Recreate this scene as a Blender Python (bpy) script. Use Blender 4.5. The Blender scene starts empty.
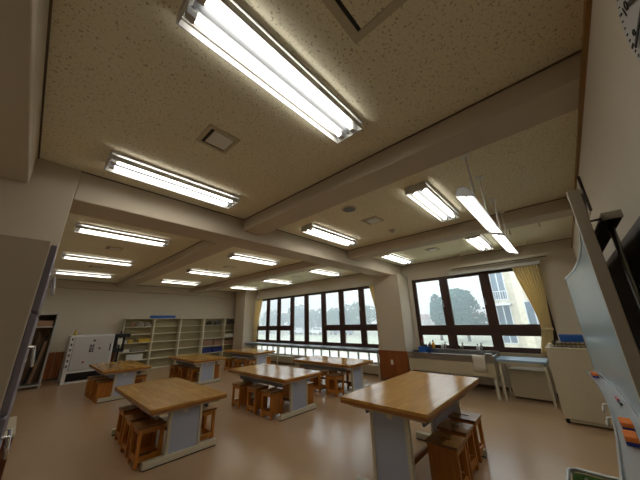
import bpy, bmesh, math, random
from mathutils import Matrix, Vector
random.seed(7)
S = bpy.context.scene
COL = S.collection
PI = math.pi

# ------------------------------------------------------------------ camera
cam_d = bpy.data.cameras.new('camera')
cam = bpy.data.objects.new('camera', cam_d)
COL.objects.link(cam)
S.camera = cam
cam_d.sensor_width = 36.0
cam_d.lens = 257.07 / 640 * 36
cam_d.clip_start = 0.02
cam_d.clip_end = 600
RX = Vector((0.6779, -0.7347, -0.0243))
RY = Vector((-0.2083, -0.2237, 0.9521))
RZ = Vector((-0.7050, -0.6404, -0.3047))
M = Matrix((RX, RY, RZ)).transposed().to_4x4()
M.translation = Vector((0, 0, 1.55))
cam.matrix_world = M

# ------------------------------------------------------------------ sky, exposure
S.view_settings.view_transform = 'Standard'
S.view_settings.look = 'None'
S.view_settings.gamma = 1.0
S.view_settings.use_curve_mapping = False
S.view_settings.exposure = 0.0
SKY_STRENGTH = 4.9
TUBE_STRENGTH = 14.0
w = bpy.data.worlds.new('overcast_sky')
S.world = w
w.use_nodes = True
bg = w.node_tree.nodes['Background']
bg.inputs[0].default_value = (0.80, 0.88, 0.95, 1)
bg.inputs[1].default_value = SKY_STRENGTH
S.cycles.max_bounces = 10
S.cycles.diffuse_bounces = 6
S.cycles.transparent_max_bounces = 16
S.cycles.sample_clamp_indirect = 6.0


# ------------------------------------------------------------------ materials
def lin(r, g, b):
    f = lambda c: (c / 255 / 12.92) if c / 255 <= .04045 else ((c / 255 + .055) / 1.055) ** 2.4
    return (f(r), f(g), f(b), 1)


def mat(name, rgb, rough=.6, metal=0.0, var=.06, scale=6.0, bump=0.0, bscale=60.0, spec=.5):
    m = bpy.data.materials.new(name)
    m.use_nodes = True
    nt = m.node_tree
    b = nt.nodes['Principled BSDF']
    c = lin(*rgb)
    b.inputs['Roughness'].default_value = rough
    b.inputs['Metallic'].default_value = metal
    b.inputs['Specular IOR Level'].default_value = spec
    tc = nt.nodes.new('ShaderNodeTexCoord')
    nz = nt.nodes.new('ShaderNodeTexNoise')
    nz.inputs['Scale'].default_value = scale
    nz.inputs['Detail'].default_value = 4
    nt.links.new(tc.outputs['Object'], nz.inputs['Vector'])
    mx = nt.nodes.new('ShaderNodeMix')
    mx.data_type = 'RGBA'
    mx.inputs['A'].default_value = tuple(v * (1 - var) for v in c[:3]) + (1,)
    mx.inputs['B'].default_value = tuple(min(1, v * (1 + var)) for v in c[:3]) + (1,)
    nt.links.new(nz.outputs['Fac'], mx.inputs['Factor'])
    nt.links.new(mx.outputs['Result'], b.inputs['Base Color'])
    if bump:
        n2 = nt.nodes.new('ShaderNodeTexNoise')
        n2.inputs['Scale'].default_value = bscale
        nt.links.new(tc.outputs['Object'], n2.inputs['Vector'])
        bp = nt.nodes.new('ShaderNodeBump')
        bp.inputs['Strength'].default_value = bump
        bp.inputs['Distance'].default_value = .01
        nt.links.new(n2.outputs['Fac'], bp.inputs['Height'])
        nt.links.new(bp.outputs['Normal'], b.inputs['Normal'])
    return m


def wood(name, rgb1, rgb2, rough=.35, along='Y', stave=(.05, .6), grain=30.0, gap=.25):
    """laminated timber: staves from a brick texture, grain from stretched noise"""
    m = bpy.data.materials.new(name)
    m.use_nodes = True
    nt = m.node_tree
    b = nt.nodes['Principled BSDF']
    b.inputs['Roughness'].default_value = rough
    tc = nt.nodes.new('ShaderNodeTexCoord')
    mp = nt.nodes.new('ShaderNodeMapping')
    if along == 'Y':
        mp.inputs['Rotation'].default_value = (0, 0, PI / 2)
    elif along == 'Z':
        mp.inputs['Rotation'].default_value = (0, PI / 2, 0)
    nt.links.new(tc.outputs['Object'], mp.inputs['Vector'])
    br = nt.nodes.new('ShaderNodeTexBrick')
    br.inputs['Scale'].default_value = 1.0
    br.inputs['Brick Width'].default_value = stave[1]
    br.inputs['Row Height'].default_value = stave[0]
    br.inputs['Mortar Size'].default_value = .0012
    br.inputs['Color1'].default_value = lin(*rgb1)
    br.inputs['Color2'].default_value = lin(*rgb2)
    br.inputs['Mortar'].default_value = tuple(v * (1 - gap) for v in lin(*rgb2)[:3]) + (1,)
    nt.links.new(mp.outputs['Vector'], br.inputs['Vector'])
    m2 = nt.nodes.new('ShaderNodeMapping')
    m2.inputs['Scale'].default_value = (.12, 1, 1)
    nt.links.new(mp.outputs['Vector'], m2.inputs['Vector'])
    nz = nt.nodes.new('ShaderNodeTexNoise')
    nz.inputs['Scale'].default_value = grain
    nz.inputs['Detail'].default_value = 5
    nt.links.new(m2.outputs['Vector'], nz.inputs['Vector'])
    ramp = nt.nodes.new('ShaderNodeValToRGB')
    ramp.color_ramp.elements[0].position = .3
    ramp.color_ramp.elements[0].color = (.78, .74, .7, 1)
    ramp.color_ramp.elements[1].position = .7
    ramp.color_ramp.elements[1].color = (1, 1, 1, 1)
    nt.links.new(nz.outputs['Fac'], ramp.inputs['Fac'])
    mx = nt.nodes.new('ShaderNodeMix')
    mx.data_type = 'RGBA'
    mx.blend_type = 'MULTIPLY'
    mx.inputs['Factor'].default_value = 1
    nt.links.new(br.outputs['Color'], mx.inputs['A'])
    nt.links.new(ramp.outputs['Color'], mx.inputs['B'])
    nt.links.new(mx.outputs['Result'], b.inputs['Base Color'])
    return m


def ceiling_board():
    """rock wool board with short worm holes"""
    m = bpy.data.materials.new('rock_wool_board')
    m.use_nodes = True
    nt = m.node_tree
    b = nt.nodes['Principled BSDF']
    b.inputs['Roughness'].default_value = .9
    b.inputs['Specular IOR Level'].default_value = .1
    tc = nt.nodes.new('ShaderNodeTexCoord')
    nz = nt.nodes.new('ShaderNodeTexNoise')
    nz.inputs['Scale'].default_value = 66
    nz.inputs['Detail'].default_value = 2
    nz.inputs['Distortion'].default_value = .8
    nt.links.new(tc.outputs['Object'], nz.inputs['Vector'])
    rp = nt.nodes.new('ShaderNodeValToRGB')
    e = rp.color_ramp.elements
    e[0].position = .34
    e[0].color = (.56, .52, .46, 1)
    e[1].position = .40
    e[1].color = (1, 1, 1, 1)
    nt.links.new(nz.outputs['Fac'], rp.inputs['Fac'])
    n2 = nt.nodes.new('ShaderNodeTexNoise')
    n2.inputs['Scale'].default_value = 3
    nt.links.new(tc.outputs['Object'], n2.inputs['Vector'])
    base = nt.nodes.new('ShaderNodeMix')
    base.data_type = 'RGBA'
    base.inputs['A'].default_value = CEIL_A
    base.inputs['B'].default_value = CEIL_B
    nt.links.new(n2.outputs['Fac'], base.inputs['Factor'])
    mx = nt.nodes.new('ShaderNodeMix')
    mx.data_type = 'RGBA'
    mx.blend_type = 'MULTIPLY'
    mx.inputs['Factor'].default_value = 1
    nt.links.new(base.outputs['Result'], mx.inputs['A'])
    nt.links.new(rp.outputs['Color'], mx.inputs['B'])
    nt.links.new(mx.outputs['Result'], b.inputs['Base Color'])
    bp = nt.nodes.new('ShaderNodeBump')
    bp.inputs['Strength'].default_value = .25
    bp.inputs['Distance'].default_value = .005
    nt.links.new(rp.outputs['Color'], bp.inputs['Height'])
    nt.links.new(bp.outputs['Normal'], b.inputs['Normal'])
    return m


def emit(name, rgb, strength):
    m = bpy.data.materials.new(name)
    m.use_nodes = True
    nt = m.node_tree
    nt.nodes.remove(nt.nodes['Principled BSDF'])
    e = nt.nodes.new('ShaderNodeEmission')
    e.inputs[0].default_value = lin(*rgb)
    e.inputs[1].default_value = strength
    nt.links.new(e.outputs[0], nt.nodes['Material Output'].inputs[0])
    return m


def glass(name, tint=(1, 1, 1)):
    m = bpy.data.materials.new(name)
    m.use_nodes = True
    nt = m.node_tree
    nt.nodes.remove(nt.nodes['Principled BSDF'])
    t = nt.nodes.new('ShaderNodeBsdfTransparent')
    t.inputs[0].default_value = (*tint, 1)
    g = nt.nodes.new('ShaderNodeBsdfGlossy')
    g.inputs['Roughness'].default_value = .02
    lw = nt.nodes.new('ShaderNodeLayerWeight')      # Schlick reflectance of a thin pane
    lw.inputs['Blend'].default_value = .5
    pw = nt.nodes.new('ShaderNodeMath')
    pw.operation = 'POWER'
    pw.inputs[1].default_value = 5
    nt.links.new(lw.outputs['Facing'], pw.inputs[0])
    f = nt.nodes.new('ShaderNodeMath')
    f.operation = 'MULTIPLY_ADD'
    f.inputs[1].default_value = .92
    f.inputs[2].default_value = .05
    nt.links.new(pw.outputs[0], f.inputs[0])
    x = nt.nodes.new('ShaderNodeMixShader')
    nt.links.new(f.outputs[0], x.inputs[0])
    nt.links.new(t.outputs[0], x.inputs[1])
    nt.links.new(g.outputs[0], x.inputs[2])
    nt.links.new(x.outputs[0], nt.nodes['Material Output'].inputs[0])
    return m


def frosted(name, rgb):
    m = bpy.data.materials.new(name)
    m.use_nodes = True
    nt = m.node_tree
    nt.nodes.remove(nt.nodes['Principled BSDF'])
    t = nt.nodes.new('ShaderNodeBsdfTranslucent')
    t.inputs[0].default_value = lin(*rgb)
    g = nt.nodes.new('ShaderNodeBsdfTransparent')
    x = nt.nodes.new('ShaderNodeMixShader')
    x.inputs[0].default_value = .5
    nt.links.new(t.outputs[0], x.inputs[1])
    nt.links.new(g.outputs[0], x.inputs[2])
    nt.links.new(x.outputs[0], nt.nodes['Material Output'].inputs[0])
    return m


CEIL_A = lin(234, 228, 204)
CEIL_B = lin(240, 234, 210)
MT = {}
MT['wall'] = mat('painted_wall', (207, 198, 182), .75, var=.03, bump=.08, bscale=90)
MT['beam'] = mat('painted_beam', (196, 184, 166), .75, var=.03, bump=.05, bscale=90)
MT['ceil'] = ceiling_board()
MT['floor'] = mat('vinyl_floor', (184, 155, 124), .24, var=.06, scale=2.5, bump=.02, bscale=30)
MT['trimwood'] = mat('ceiling_trim_wood', (150, 110, 55), .5, var=.15, scale=20)
MT['trimdark'] = mat('ceiling_trim_dark', (92, 74, 56), .6, var=.1)
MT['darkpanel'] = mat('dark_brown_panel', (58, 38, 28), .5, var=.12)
MT['lampgrey'] = mat('lamp_reflector_grey', (62, 64, 68), .4, var=.02)
MT['shelfcream'] = mat('shelf_cream', (222, 216, 192), .5, var=.03)
MT['shelfback'] = mat('shelf_back_panel', (160, 150, 116), .6, var=.03)
MT['wains'] = wood('wainscot_wood', (160, 92, 42), (144, 80, 36), .4, 'Z', (.09, 2.0), 24, .5)
MT['top'] = wood('table_top_maple', (216, 168, 84), (198, 148, 66), .2, 'Y', (.055, .45), 30, .25)
MT['top'].node_tree.nodes['Principled BSDF'].inputs['Specular IOR Level'].default_value = .8
MT['topedge'] = mat('table_edge_wood', (150, 96, 46), .35, var=.15, scale=14)
MT['stool'] = wood('stool_wood', (202, 134, 54), (184, 116, 44), .38, 'Z', (.12, 1.5), 34, .3)
MT['stooltop'] = wood('stool_seat_wood', (172, 128, 70), (152, 108, 56), .3, 'X', (.15, 1.5), 30, .3)
MT['legpanel'] = mat('lavender_panel', (178, 188, 212), .5, var=.03)
MT['cream'] = mat('cream_steel', (206, 200, 180), .45, var=.03)
MT['cream2'] = mat('cream_laminate', (196, 186, 160), .5, var=.04)
MT['apron'] = mat('blue_grey_apron', (120, 126, 138), .5, var=.04)
MT['black'] = mat('black_plastic', (26, 25, 27), .5, var=.1)
MT['darkgrey'] = mat('dark_grey_steel', (66, 62, 60), .5, var=.1)
MT['white'] = mat('white_enamel', (222, 224, 226), .35, var=.02)
MT['kilndoor'] = mat('kiln_door_enamel', (196, 197, 200), .4, var=.03)
MT['whitewall'] = mat('white_fixture', (225, 225, 220), .4, var=.02)
MT['winframe'] = mat('brown_window_frame', (66, 41, 33), .4, var=.12, scale=10)
MT['glass'] = glass('window_glass', (.97, .99, .98))
MT['frost'] = frosted('frosted_glass', (250, 250, 250))
MT['curtain'] = mat('beige_curtain', (240, 226, 180), .85, var=.08, scale=30)
MT['chrome'] = mat('chrome', (215, 215, 218), .18, 1.0, var=.02)
MT['steel'] = mat('stainless_steel', (170, 170, 168), .3, 1.0, var=.05)
MT['alu'] = mat('aluminium', (190, 192, 194), .38, .8, var=.03)
MT['alubeige'] = mat('satin_end_cap', (176, 170, 156), .45, .3, var=.05)
MT['board'] = mat('board_surface', (150, 172, 184), .22, var=.02)
MT['blue'] = mat('blue_plastic', (40, 96, 178), .4, var=.05)
MT['navy'] = mat('navy_plastic', (34, 44, 120), .5, var=.06)
MT['orange'] = mat('orange_felt', (220, 120, 50), .85, var=.08, scale=40)
MT['bluetop'] = mat('pale_blue_laminate', (150, 178, 204), .35, var=.03)
MT['greentop'] = mat('grey_blue_counter', (128, 140, 150), .35, var=.04)
MT['cardboard'] = mat('cardboard', (150, 118, 96), .8, var=.08)
MT['yellow'] = mat('yellow_card', (212, 180, 62), .6, var=.06)
MT['paper'] = mat('white_paper', (225, 222, 212), .7, var=.05)
MT['bag'] = mat('grey_plastic_bag', (150, 146, 140), .5, var=.25, scale=25)
MT['green'] = mat('green_cloth', (64, 92, 30), .85, var=.15, scale=20)
MT['lime'] = mat('lime_cloth', (120, 150, 40), .85, var=.15, scale=20)
MT['purple'] = mat('grey_violet_drawer', (136, 132, 148), .42, .2, var=.04)
MT['beigecab'] = mat('beige_cabinet', (198, 188, 174), .5, var=.03)
MT['whitecab'] = mat('cream_cabinet', (205, 196, 172), .45, var=.03)
MT['oldwood'] = mat('old_board_wood', (96, 74, 54), .7, var=.2, scale=12)
MT['clockface'] = mat('clock_face', (190, 190, 190), .5, var=.02)
MT['clockrim'] = mat('clock_rim', (196, 188, 160), .35, .3, var=.03)
MT['tube'] = emit('fluorescent_tube', (255, 250, 238), TUBE_STRENGTH)
MT['reflector'] = mat('grey_mirror_reflector', (120, 123, 128), .4, var=.01)
MT['fitting'] = mat('fitting_enamel', (200, 200, 198), .4, var=.02)
MT['cloth'] = mat('white_towel', (215, 210, 200), .9, var=.08, scale=30)
MT['red'] = mat('red_plastic', (190, 50, 50), .4)
MT['yel2'] = mat('ochre_plastic', (225, 160, 50), .5)
_n = MT['curtain'].node_tree
_b = _n.nodes['Principled BSDF']
_t = _n.nodes.new('ShaderNodeBsdfTranslucent')
_t.inputs[0].default_value = lin(240, 222, 176)
_x = _n.nodes.new('ShaderNodeMixShader')
_x.inputs[0].default_value = .35
_n.links.new(_b.outputs[0], _x.inputs[1])
_n.links.new(_t.outputs[0], _x.inputs[2])
_n.links.new(_x.outputs[0], _n.nodes['Material Output'].inputs[0])
# outside
MT['ground'] = mat('playground_soil', (168, 172, 150), .9, var=.1, scale=.2)
MT['leafA'] = mat('tree_leaves', (76, 122, 104), .7, var=.3, scale=1.2)
MT['leafB'] = mat('tree_leaves_dark', (64, 112, 108), .7, var=.3, scale=1.2)
MT['bark'] = mat('bark', (88, 74, 62), .8, var=.2)
MT['tile'] = wood('beige_wall_tile', (206, 198, 178), (200, 190, 170), .6, 'X', (.5, 1.0), 4, .2)
MT['facade'] = mat('pale_facade', (214, 212, 206), .7, var=.04)
MT['bglass'] = mat('building_window_glass', (84, 98, 110), .15, .2, var=.05)
MT['roofred'] = mat('dull_red_roof', (168, 104, 92), .8, var=.1)


# ------------------------------------------------------------------ mesh helpers
class MB:
    def __init__(s):
        s.v = []
        s.f = []

    def hexa(s, p):
        """eight corners: bottom ring 0-3, top ring 4-7 (counter-clockwise from above)"""
        i = len(s.v)
        s.v += [tuple(q) for q in p]
        s.f += [(i + 3, i + 2, i + 1, i), (i + 4, i + 5, i + 6, i + 7)]
        for a in range(4):
            b = (a + 1) % 4
            s.f.append((i + a, i + b, i + 4 + b, i + 4 + a))
        return s

    def box(s, x0, y0, z0, x1, y1, z1):
        return s.hexa([(x0, y0, z0), (x1, y0, z0), (x1, y1, z0), (x0, y1, z0),
                       (x0, y0, z1), (x1, y0, z1), (x1, y1, z1), (x0, y1, z1)])

    def cbox(s, c, d, rz=0.0, rx=0.0, ry=0.0):
        m = Matrix.Rotation(rz, 3, 'Z') @ Matrix.Rotation(ry, 3, 'Y') @ Matrix.Rotation(rx, 3, 'X')
        h = [v / 2 for v in d]
        c = Vector(c)
        pts = [(-1, -1, -1), (1, -1, -1), (1, 1, -1), (-1, 1, -1), (-1, -1, 1), (1, -1, 1), (1, 1, 1), (-1, 1, 1)]
        return s.hexa([c + m @ Vector((a * h[0], b * h[1], e * h[2])) for a, b, e in pts])

    def tube(s, pts, r, n=8, cap=True):
        pts = [Vector(p) for p in pts]
        rs = r if isinstance(r, (list, tuple)) else [r] * len(pts)
        i0 = len(s.v)
        up = None
        for k, p in enumerate(pts):
            d = (pts[min(k + 1, len(pts) - 1)] - pts[max(k - 1, 0)]).normalized()
            if up is None:
                up = Vector((0, 0, 1)) if abs(d.z) < .9 else Vector((1, 0, 0))
            a = d.cross(up).normalized()
            b = a.cross(d).normalized()
            up = b
            for j in range(n):
                t = 2 * PI * j / n
                s.v.append(tuple(p + (a * math.cos(t) + b * math.sin(t)) * rs[k]))
        for k in range(len(pts) - 1):
            for j in range(n):
                jn = (j + 1) % n
                s.f.append((i0 + k * n + j, i0 + k * n + jn, i0 + (k + 1) * n + jn, i0 + (k + 1) * n + j))
        if cap:
            s.f.append(tuple(i0 + j for j in reversed(range(n))))
            e = i0 + (len(pts) - 1) * n
            s.f.append(tuple(e + j for j in range(n)))
        return s

    def lathe(s, prof, n=24, c=(0, 0, 0), axis='Z'):
        """profile of (radius, height); closed by caps"""
        i0 = len(s.v)
        for r, h in prof:
            for j in range(n):
                t = 2 * PI * j / n
                x, y = r * math.cos(t), r * math.sin(t)
                q = {'Z': (x, y, h), 'Y': (x, h, -y), 'X': (h, x, y)}[axis]
                s.v.append((q[0] + c[0], q[1] + c[1], q[2] + c[2]))
        for k in range(len(prof) - 1):
            for j in range(n):
                jn = (j + 1) % n
                s.f.append((i0 + k * n + j, i0 + k * n + jn, i0 + (k + 1) * n + jn, i0 + (k + 1) * n + j))
        s.f.append(tuple(i0 + j for j in reversed(range(n))))
        e = i0 + (len(prof) - 1) * n
        s.f.append(tuple(e + j for j in range(n)))
        return s

    def sheet(s, rows, close=False):
        i0 = len(s.v)
        n = len(rows[0])
        for r in rows:
            s.v += [tuple(p) for p in r]
        for k in range(len(rows) - 1):
            for j in range(n - 1):
                s.f.append((i0 + k * n + j, i0 + k * n + j + 1, i0 + (k + 1) * n + j + 1, i0 + (k + 1) * n + j))
        if close:
            k = len(rows) - 1
            for j in range(n - 1):
                s.f.append((i0 + k * n + j, i0 + k * n + j + 1, i0 + j + 1, i0 + j))
        return s

    def build(s, name, m, parent=None, bevel=0.0, smooth=False, loc=None):
        me = bpy.data.meshes.new(name)
        me.from_pydata(s.v, [], s.f)
        bm = bmesh.new()
        bm.from_mesh(me)
        bmesh.ops.recalc_face_normals(bm, faces=bm.faces)
        bm.to_mesh(me)
        bm.free()
        me.materials.append(m)
        if smooth:
            for p in me.polygons:
                p.use_smooth = True
        o = bpy.data.objects.new(name, me)
        COL.objects.link(o)
        if parent is not None:
            o.parent = parent
        if loc:
            o.location = loc
        if bevel:
            b = o.modifiers.new('bevel', 'BEVEL')
            b.width = bevel
            b.segments = 2
            b.limit_method = 'ANGLE'
        return o


def tag(o, label, cat, group=None, kind=None):
    o['label'] = label
    o['category'] = cat
    if group:
        o['group'] = group
    if kind:
        o['kind'] = kind
    return o


def thing(name, label, cat, loc=(0, 0, 0), rz=0.0, group=None):
    o = bpy.data.objects.new(name, None)
    COL.objects.link(o)
    o.empty_display_size = .1
    o.location = loc
    o.rotation_euler = (0, 0, rz)
    return tag(o, label, cat, group)


def struct(o):
    o['kind'] = 'structure'
    return o


def root(name, loc=(0, 0, 0)):
    o = bpy.data.objects.new(name, None)
    COL.objects.link(o)
    o.location = loc
    return struct(o)


def copy_tree(o, parent=None):
    c = o.copy()
    COL.objects.link(c)
    if parent is not None:
        c.parent = parent
    for ch in o.children:
        copy_tree(ch, c)
    return c


def dup(src, label, loc, rz=0.0):
    c = copy_tree(src)
    c['label'] = label
    c.location = loc
    c.rotation_euler = (0, 0, rz)
    return c


# ================================================================== ROOM SHELL
XL, XW, YR, YF, ZC = -.65, 7.55, -.41, 12.52, 3.15
YU = -.47             # right wall above its picture rail
FACE_C = 6.9          # front face of the window-side columns
struct(MB().box(XL - .2, YR - .2, -.2, XW + .22, YF + .2, 0).build('floor', MT['floor']))
struct(MB().box(XL - .2, YR - .2, ZC, XW + .22, YF + .2, ZC + .25).build('ceiling', MT['ceil']))
struct(MB().box(XL - .2, YR - .2, 0, XL, YF + .2, ZC).build('wall_left', MT['wall']))
struct(MB().box(XL, YF, 0, XW, YF + .2, ZC).build('wall_back', MT['wall']))
struct(MB().box(XL, YR - .2, 0, XW, YR, 2.94).box(XL, YR - .2, 2.94, XW, YU, ZC).build('wall_right', MT['wall']))
# window wall: piers, parapets, lintel, with three openings
W1 = (4.22, 11.2, .74, 2.68)       # y0, y1, z0, z1
W2 = (.24, 3.2, .79, 2.68)
W3 = (4.5, 11.1, .30, .66)
wm = MB()
x0, x1 = XW, XW + .2
wm.box(x0, YR - .2, 0, x1, W2[0], ZC)
wm.box(x0, W2[0], 0, x1, W2[1], W2[2])
wm.box(x0, W2[0], W2[3], x1, W2[1], ZC)
wm.box(x0, W2[1], 0, x1, W1[0], ZC)
wm.box(x0, W1[0], W1[3], x1, W1[1], ZC)
wm.box(x0, W1[0], W3[3], x1, W1[1], W1[2])
wm.box(x0, W1[0], 0, x1, W3[0], W3[3])
wm.box(x0, W3[0], 0, x1, W3[1], W3[2])
wm.box(x0, W3[1], 0, x1, W1[1], W3[3])
wm.box(x0, W1[1], 0, x1, YF + .2, ZC)
struct(wm.build('wall_window', MT['wall']))

# beams: one main beam along x, cross beams along y, edge beams
BY0, BY1, BZ = 3.47, 3.95, 2.82
struct(MB().box(.055, BY0, BZ, XW, BY1, ZC).build('beam', MT['beam'], bevel=.012))
for i, (xa, xb) in enumerate(((2.02, 2.36), (4.79, 5.13))):
    struct(MB().box(xa, YU, 2.96, xb, BY0, ZC).build('beam', MT['beam'], bevel=.008))
    struct(MB().box(xa, BY1, 2.96, xb, 12.3, ZC).build('beam', MT['beam'], bevel=.008))
struct(MB().box(XL, 12.3, 2.88, XW, YF, ZC).build('beam', MT['beam']))
struct(MB().box(XL, YR, 2.86, -.265, 3.45, 2.94).box(XL, YU, 2.94, -.265, 3.45, ZC).build('beam', MT['beam'], bevel=.008))
struct(MB().box(XL, 3.45, 0, .055, 4.1, ZC).build('column', MT['beam'], bevel=.006))
struct(MB().box(FACE_C, 3.31, 0, XW, 4.12, BZ).build('column', MT['beam'], bevel=.006))
struct(MB().box(FACE_C, 11.25, 0, XW, 12.1, ZC).build('column', MT['beam'], bevel=.006))

# wooden wainscot on columns and back wall, each board its own piece
tn = [0]


def trim(m, material, **k):
    tn[0] += 1
    return struct(m.build('trim_%d' % tn[0], material, **k))


def wainscot(x0, y0, x1, y1, z, n, axis):
    tn[0] += 1
    r = root('trim_%d' % tn[0])
    for k in range(n):
        a, b = k / n, (k + 1) / n
        g = .003
        if axis == 'y':
            MB().box(x0, y0 + (y1 - y0) * a + g, .06, x1, y0 + (y1 - y0) * b - g, z).build('board', MT['wains'], r, bevel=.003)
        else:
            MB().box(x0 + (x1 - x0) * a + g, y0, .06, x0 + (x1 - x0) * b - g, y1, z).build('board', MT['wains'], r, bevel=.003)
    return r


wainscot(FACE_C - .02, 3.3, FACE_C, 4.13, .745, 5, 'y')
wainscot(FACE_C - .02, 3.29, XW - .03, 3.31, .745, 4, 'x')
wainscot(XL, 3.42, .115, 3.45, .75, 5, 'x')
wainscot(.055, 3.46, .115, 4.1, .75, 4, 'y')
wainscot(.2, YF - .02, 2.4, YF, .83, 14, 'x')
trim(MB().box(FACE_C - .03, 3.28, .745, FACE_C + .0, 4.15, .77), MT['wains'])
trim(MB().box(.0, 3.41, .75, .12, 4.1, .765), MT['cream2'])
struct(MB().box(FACE_C - .022, 3.3, 0, FACE_C, 4.13, .06).build('baseboard_column', MT['trimdark']))
struct(MB().box(XL, YF - .02, 0, XW, YF, .06).build('baseboard_back', MT['trimdark']))
struct(MB().box(XL, YR, 0, XW, YR + .012, .07).build('baseboard_right', MT['trimdark']))
struct(MB().box(XW - .012, YR, 0, XW, 3.3, .07).build('baseboard_window', MT['trimdark']))
# ceiling edge mouldings
trim(MB().box(-.265, YR, 2.93, XW, YR + .022, 2.955), MT['trimwood'])
for xa, xb in ((-.265, 2.02), (2.36, 4.79), (5.13, XW)):
    trim(MB().box(xa, BY0 - .011, ZC - .011, xb, BY0, ZC), MT['trimdark'])
    trim(MB().box(xa, BY1, ZC - .011, xb, BY1 + .011, ZC), MT['trimdark'])
    trim(MB().box(xa, 12.282, ZC - .011, xb, 12.3, ZC), MT['trimdark'])
for xa in (2.02, 4.79):
    trim(MB().box(xa - .011, YU, ZC - .011, xa, BY0, ZC), MT['trimdark'])
    trim(MB().box(xa - .011, BY1, ZC - .011, xa, 12.3, ZC), MT['trimdark'])
    trim(MB().box(xa + .34, YU, ZC - .011, xa + .351, BY0, ZC), MT['trimdark'])
trim(MB().box(-.265, YU, ZC - .011, -.254, BY0, ZC), MT['trimdark'])
trim(MB().box(XW - .011, YU, ZC - .011, XW, BY0, ZC), MT['trimdark'])
trim(MB().box(XW - .011, BY1, ZC - .011, XW, 11.25, ZC), MT['trimdark'])

# ------------------------------------------------------------------ windows


def window(name, y0, y1, z0, z1, bounds, tall, zt=(1.2, 1.4)):
    """bounds: mullion centre positions; tall: indices of panes without a transom"""
    r = root(name)
    xa, xb = XW + .015, XW + .09
    f = MB()
    f.box(xa, y0, z0, xb, y1, z0 + .06)
    f.box(xa, y0, z1 - .03, xb, y1, z1)
    f.box(xa, y0, z0, xb, y0 + .05, z1)
    f.box(xa, y1 - .05, z0, xb, y1, z1)
    f.build('frame', MT['winframe'], r, bevel=.004)
    for b in bounds[1:-1]:
        MB().box(xa - .005, b - .06, z0 + .05, xb, b + .06, z1 - .02).build('mullion', MT['winframe'], r, bevel=.004)
    for k in range(len(bounds) - 1):
        a, b = bounds[k] + .06, bounds[k + 1] - .06
        if k == 0:
            a = bounds[k] + .05
        if k == len(bounds) - 2:
            b = bounds[k + 1] - .05
        cells = [(z0 + .06, z1 - .03)]
        if k not in tall:
            cells = [(z0 + .06, zt[0] + .04), (zt[1] - .04, z1 - .03)]
            MB().box(xa - .004, a - .002, zt[0] + .04, xb, b + .002, zt[1] - .04).build('transom', MT['winframe'], r, bevel=.004)
        for (c, d) in cells:
            s = MB()
            q = .05
            s.box(xa + .01, a, c, xb - .01, b, c + q)
            s.box(xa + .01, a, d - q, xb - .01, b, d)
            s.box(xa + .01, a, c + q, xb - .01, a + q, d - q)
            s.box(xa + .01, b - q, c + q, xb - .01, b, d - q)
            so = s.build('sash', MT['winframe'], r, bevel=.003)
            MB().box(xa + .035, a + q - .004, c + q - .004, xa + .041, b - q + .004, d - q + .004).build('pane', MT['glass'], so)
            if d - c > .9 and k not in tall:
                h = MB().box(xa - .012, a + .005, (c + d) / 2 - .14, xa + .012, a + .03, (c + d) / 2 - .02)
                h.tube([(xa - .02, a + .018, (c + d) / 2 - .07), (xa - .03, a + .018, (c + d) / 2 + .04)], .009, 6)
                h.build('latch', MT['alu'], so)
    return r


window('window_1', *W1, bounds=[4.22, 5.05, 5.93, 6.80, 7.74, 8.61, 9.51, 10.31, 11.2], tall=(3, 4), zt=(1.26, 1.44))
window('window_2', *W2, bounds=[.24, 1.33, 2.32, 3.2], tall=(), zt=(1.155, 1.385))
# low strip of frosted panes under the counter
r = root('window_3')
f = MB()
f.box(XW + .02, W3[0], W3[2], XW + .08, W3[1], W3[2] + .025)
f.box(XW + .02, W3[0], W3[3] - .025, XW + .08, W3[1], W3[3])
f.build('frame', MT['cream2'], r)
nb = 16
for k in range(nb + 1):
    y = W3[0] + (W3[1] - W3[0]) * k / nb
    y = min(max(y, W3[0] + .02), W3[1] - .02)
    MB().box(XW + .02, y - .02, W3[2] + .025, XW + .08, y + .02, W3[3] - .025).build('mullion', MT['trimdark' if k % 4 == 0 else 'apron'], r)
    if k < nb:
        MB().box(XW + .045, y + .02, W3[2] + .025, XW + .05, y + (W3[1] - W3[0]) / nb - .02, W3[3] - .025).build('pane', MT['frost'], r)
struct(MB().box(XW - .04, .24, W2[2] - .03, XW + .02, 3.19, W2[2]).build('trim_90', MT['cream2']))
struct(MB().box(XW - .04, 4.22, W1[2] - .02, XW + .02, 11.2, W1[2]).build('trim_91', MT['cream2']))

# ================================================================== OUTSIDE
GZ = -1.0
struct(MB().box(8.2, -120, GZ - .2, 300, 260, GZ).build('ground', MT['ground']))


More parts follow.
